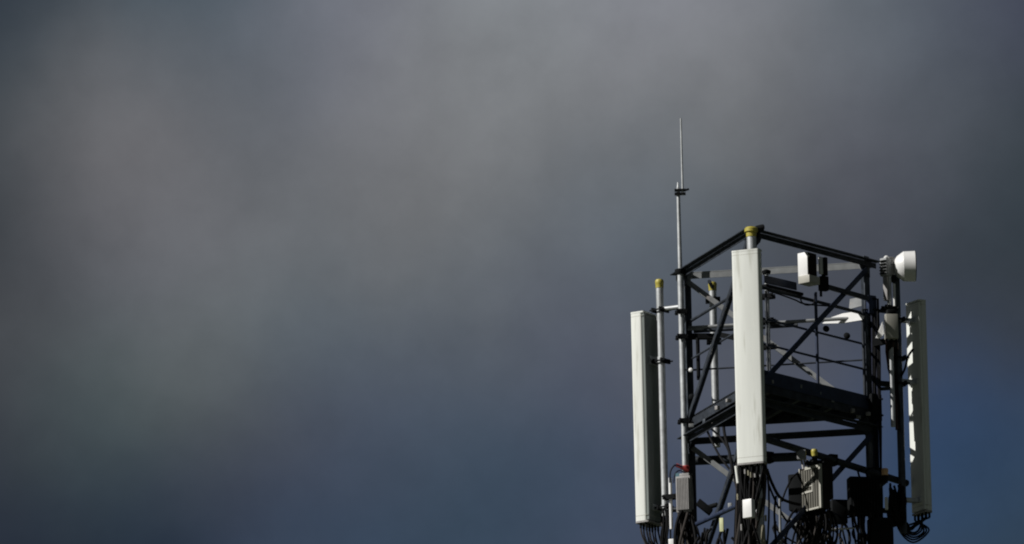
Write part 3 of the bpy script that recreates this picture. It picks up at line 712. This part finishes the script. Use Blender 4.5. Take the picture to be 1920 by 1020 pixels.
# under the vented unit
cs = [curve(p, at(1500+i*14, 1062, -0.5), 0.25, 0.18) for i, p in enumerate(vc)]
for i in range(44): cs.append(curve(at(1492+rnd.uniform(0, 68), 950+rnd.uniform(0, 12), -0.5+rnd.uniform(-0.1, 0.2)), at(1485+rnd.uniform(0, 90), 1062, -0.4+rnd.uniform(-0.2, 0.2)), 0.3, 0.20))
bundle('dense tangle of black cables under the white-framed radio unit', at(1530, 1000, -0.5), cs, (0.009, 0.015))
# under the dark unit
cs = [curve(p, at(1600+i*11, 1062, 0.05), 0.25, 0.10) for i, p in enumerate(dcn)]
for i in range(18): cs.append(curve(at(1600+rnd.uniform(0, 50), 962, 0.0+rnd.uniform(-0.1, 0.1)), at(1598+rnd.uniform(0, 55), 1062, 0.1), 0.3, 0.10))
bundle('black cables hanging under the wide black radio unit', at(1625, 1000, 0.05), cs, (0.009, 0.014))
cs = [curve(at(1446+rnd.uniform(0, 140), 985+rnd.uniform(-30, 30), 0.1+rnd.uniform(-0.3, 0.3)), at(1440+rnd.uniform(0, 150), 1070, 0.1), 0.25, 0.3) for i in range(26)]
cs += [curve(at(1300+rnd.uniform(0, 80), 1000+rnd.uniform(-12, 12), 0.0+rnd.uniform(-0.3, 0.3)), at(1300+rnd.uniform(0, 90), 1070, 0.0), 0.2, 0.2) for i in range(12)]
bundle('feeder cables gathered inside the tower at the bottom edge', at(1500, 1030, 0.1), cs, (0.010, 0.017))
# behind the right pole foot
cs = [curve(at(1668+rnd.uniform(0, 26), 905+rnd.uniform(0, 40), 0.35+rnd.uniform(-0.1, 0.15)), at(1672+rnd.uniform(0, 16), 985, 0.35), 0.2, 0.12) for i in range(40)]
bundle('clump of black cables around the foot of the right pole', at(1680, 950, 0.4), cs, (0.012, 0.018), ('rubber', 'rubber', 'dark'))
cs = []
for i in range(6):
    x0 = 1634+i*2.6; cs.append([at(x0+rnd.uniform(-1, 1)+k*1.0*3.4/3, 560+k*62, 0.34+rnd.uniform(-0.015, 0.015)) for k in range(9)])
bundle('feeder cables clipped along the outside of the right leg', at(1642, 800, 0.34), cs, (0.008, 0.012), ('rubber', 'rubber', 'navycable'))
# loose jumpers between units
loose = [
    ('black jumper cable looping from front panel to the vented radio', [(1438, 880, -1.2), (1447, 905, -1.1), (1462, 932, -0.9), (1482, 942, -0.7), (1500, 946, -0.6)], 0.017, 'rubber'),
    ('thin black cable rising steeply left of the black box', [(1466, 940, -0.8), (1474, 918, -0.7), (1486, 895, -0.6), (1500, 884, -0.5)], 0.010, 'rubber'),
    ('thin cable under the top right rail behind the hanging box', [(1440, 545, -0.6), (1462, 552, -0.5), (1490, 562, -0.4), (1510, 570, -0.35), (1560, 574, -0.15)], 0.009, 'rubber'),
    ('small cable loop hanging below the hanging box', [(1500, 553, -0.45), (1503, 566, -0.45), (1513, 572, -0.42), (1526, 568, -0.4), (1528, 550, -0.38)], 0.008, 'rubber'),
    ('pair of thin grey wires curving over the red tape', [(1256, 905, 0.5), (1257, 884, 0.5), (1266, 872, 0.5), (1280, 876, 0.5)], 0.010, 'navycable'),
    ('inner wire curving down beside the red tape to grey radio', [(1263, 905, 0.5), (1266, 888, 0.5), (1275, 882, 0.5), (1284, 888, 0.48)], 0.008, 'navycable'),
    ('thin dark cable sloping behind the front panel from left rail', [(1326, 808, 0.2), (1336, 830, 0.1), (1350, 856, -0.1), (1368, 880, -0.4), (1384, 902, -0.8)], 0.012, 'rubber'),
    ('second dark cable dropping from platform toward front cables', [(1334, 804, 0.1), (1352, 822, 0.0), (1366, 845, -0.2), (1374, 880, -0.6), (1384, 930, -1.0)], 0.012, 'rubber'),
    ('black cable hanging straight under platform left of the front panel', [(1358, 780, -0.2), (1357, 800, -0.2), (1360, 820, -0.3), (1368, 850, -0.5), (1374, 890, -0.8)], 0.016, 'rubber'),
    ('dark blue cable sagging at bottom between vented and black radios', [(1562, 962, -0.2), (1585, 970, -0.1), (1600, 968, 0.0), (1620, 965, 0.0)], 0.010, 'navycable'),
    ('thin cable loop at bottom edge left of the right leg', [(1604, 985, 0.0), (1598, 1000, 0.0), (1606, 1014, 0.0), (1625, 1018, 0.05)], 0.009, 'navycable'),
    ('black cable arching over the right panel bracket', [(1690, 705, 0.5), (1697, 690, 0.52), (1703, 668, 0.55), (1712, 655, 0.58)], 0.013, 'rubber'),
    ('crossing black cable low between front cables and vented radio', [(1440, 905, -1.2), (1452, 935, -1.0), (1470, 970, -0.8), (1495, 1000, -0.6), (1510, 1040, -0.5)], 0.012, 'rubber'),
    ('black cable rising from bottom edge to the black box', [(1452, 1040, -0.9), (1468, 1000, -0.8), (1482, 968, -0.6), (1496, 950, -0.5)], 0.013, 'rubber'),
    ('vertical black cable beside the pale bottom conduit', [(1455, 930, -1.0), (1452, 960, -1.0), (1454, 1000, -1.0), (1456, 1045, -1.0)], 0.012, 'rubber'),
]
for lab, ctrl, r, mm in loose:
    ctrl = [at(*c) for c in ctrl]; pts = []; n = len(ctrl)
    for s in range(n-1):
        p0 = ctrl[max(s-1, 0)]; p1 = ctrl[s]; p2 = ctrl[s+1]; p3 = ctrl[min(s+2, n-1)]
        for u in range(6):
            t = u/6; pts.append(0.5*((2*p1)+(p2-p0)*t+(2*p0-5*p1+4*p2-p3)*t*t+(3*p1-p0-3*p2+p3)*t**3))
    pts.append(ctrl[-1])
    o = MB().path(pts, r, 8).build('jumper_cable', mm); o['label'] = lab; o['category'] = 'cable'
# bottom rods seen between cables
def rod(lab, a, b, r, mm, name='conduit'):
    o = MB().path([at(*a), at(*b)], r, 10).build(name, mm); o['label'] = lab; o['category'] = 'conduit'
rod('thin pale horizontal rod at the bottom between the radio units', (1553, 993, -0.2), (1602, 990, 0.0), 0.010, 'white')
rod('pale upright conduit at bottom edge right of the front cable curtain', (1462, 935, -0.9), (1464, 1060, -0.9), 0.014, 'pale')
rod('short white upright conduit just under left corner of front panel', (1380, 874, -1.42), (1384, 906, -1.42), 0.018, 'radome')
rod('tan upright conduit at bottom edge inside the front cable curtain', (1430, 985, -1.45), (1434, 1060, -1.45), 0.026, 'tan')
# repeats of one kind share a group
GROUPS = {'mounting_pole': 'antenna mounting poles', 'stub_pole': 'short stub poles', 'cable_bundle': 'cable bundles hanging on the tower',
          'jumper_cable': 'loose jumper cables', 'clamp_block': 'clamp blocks on the right leg', 'power_supply': 'black power boxes beside the vented radio'}
for o in C.objects:
    if o.parent is None and 'category' in o:
        g_ = GROUPS.get(o.name.split('.')[0])
        if g_: o['group'] = g_
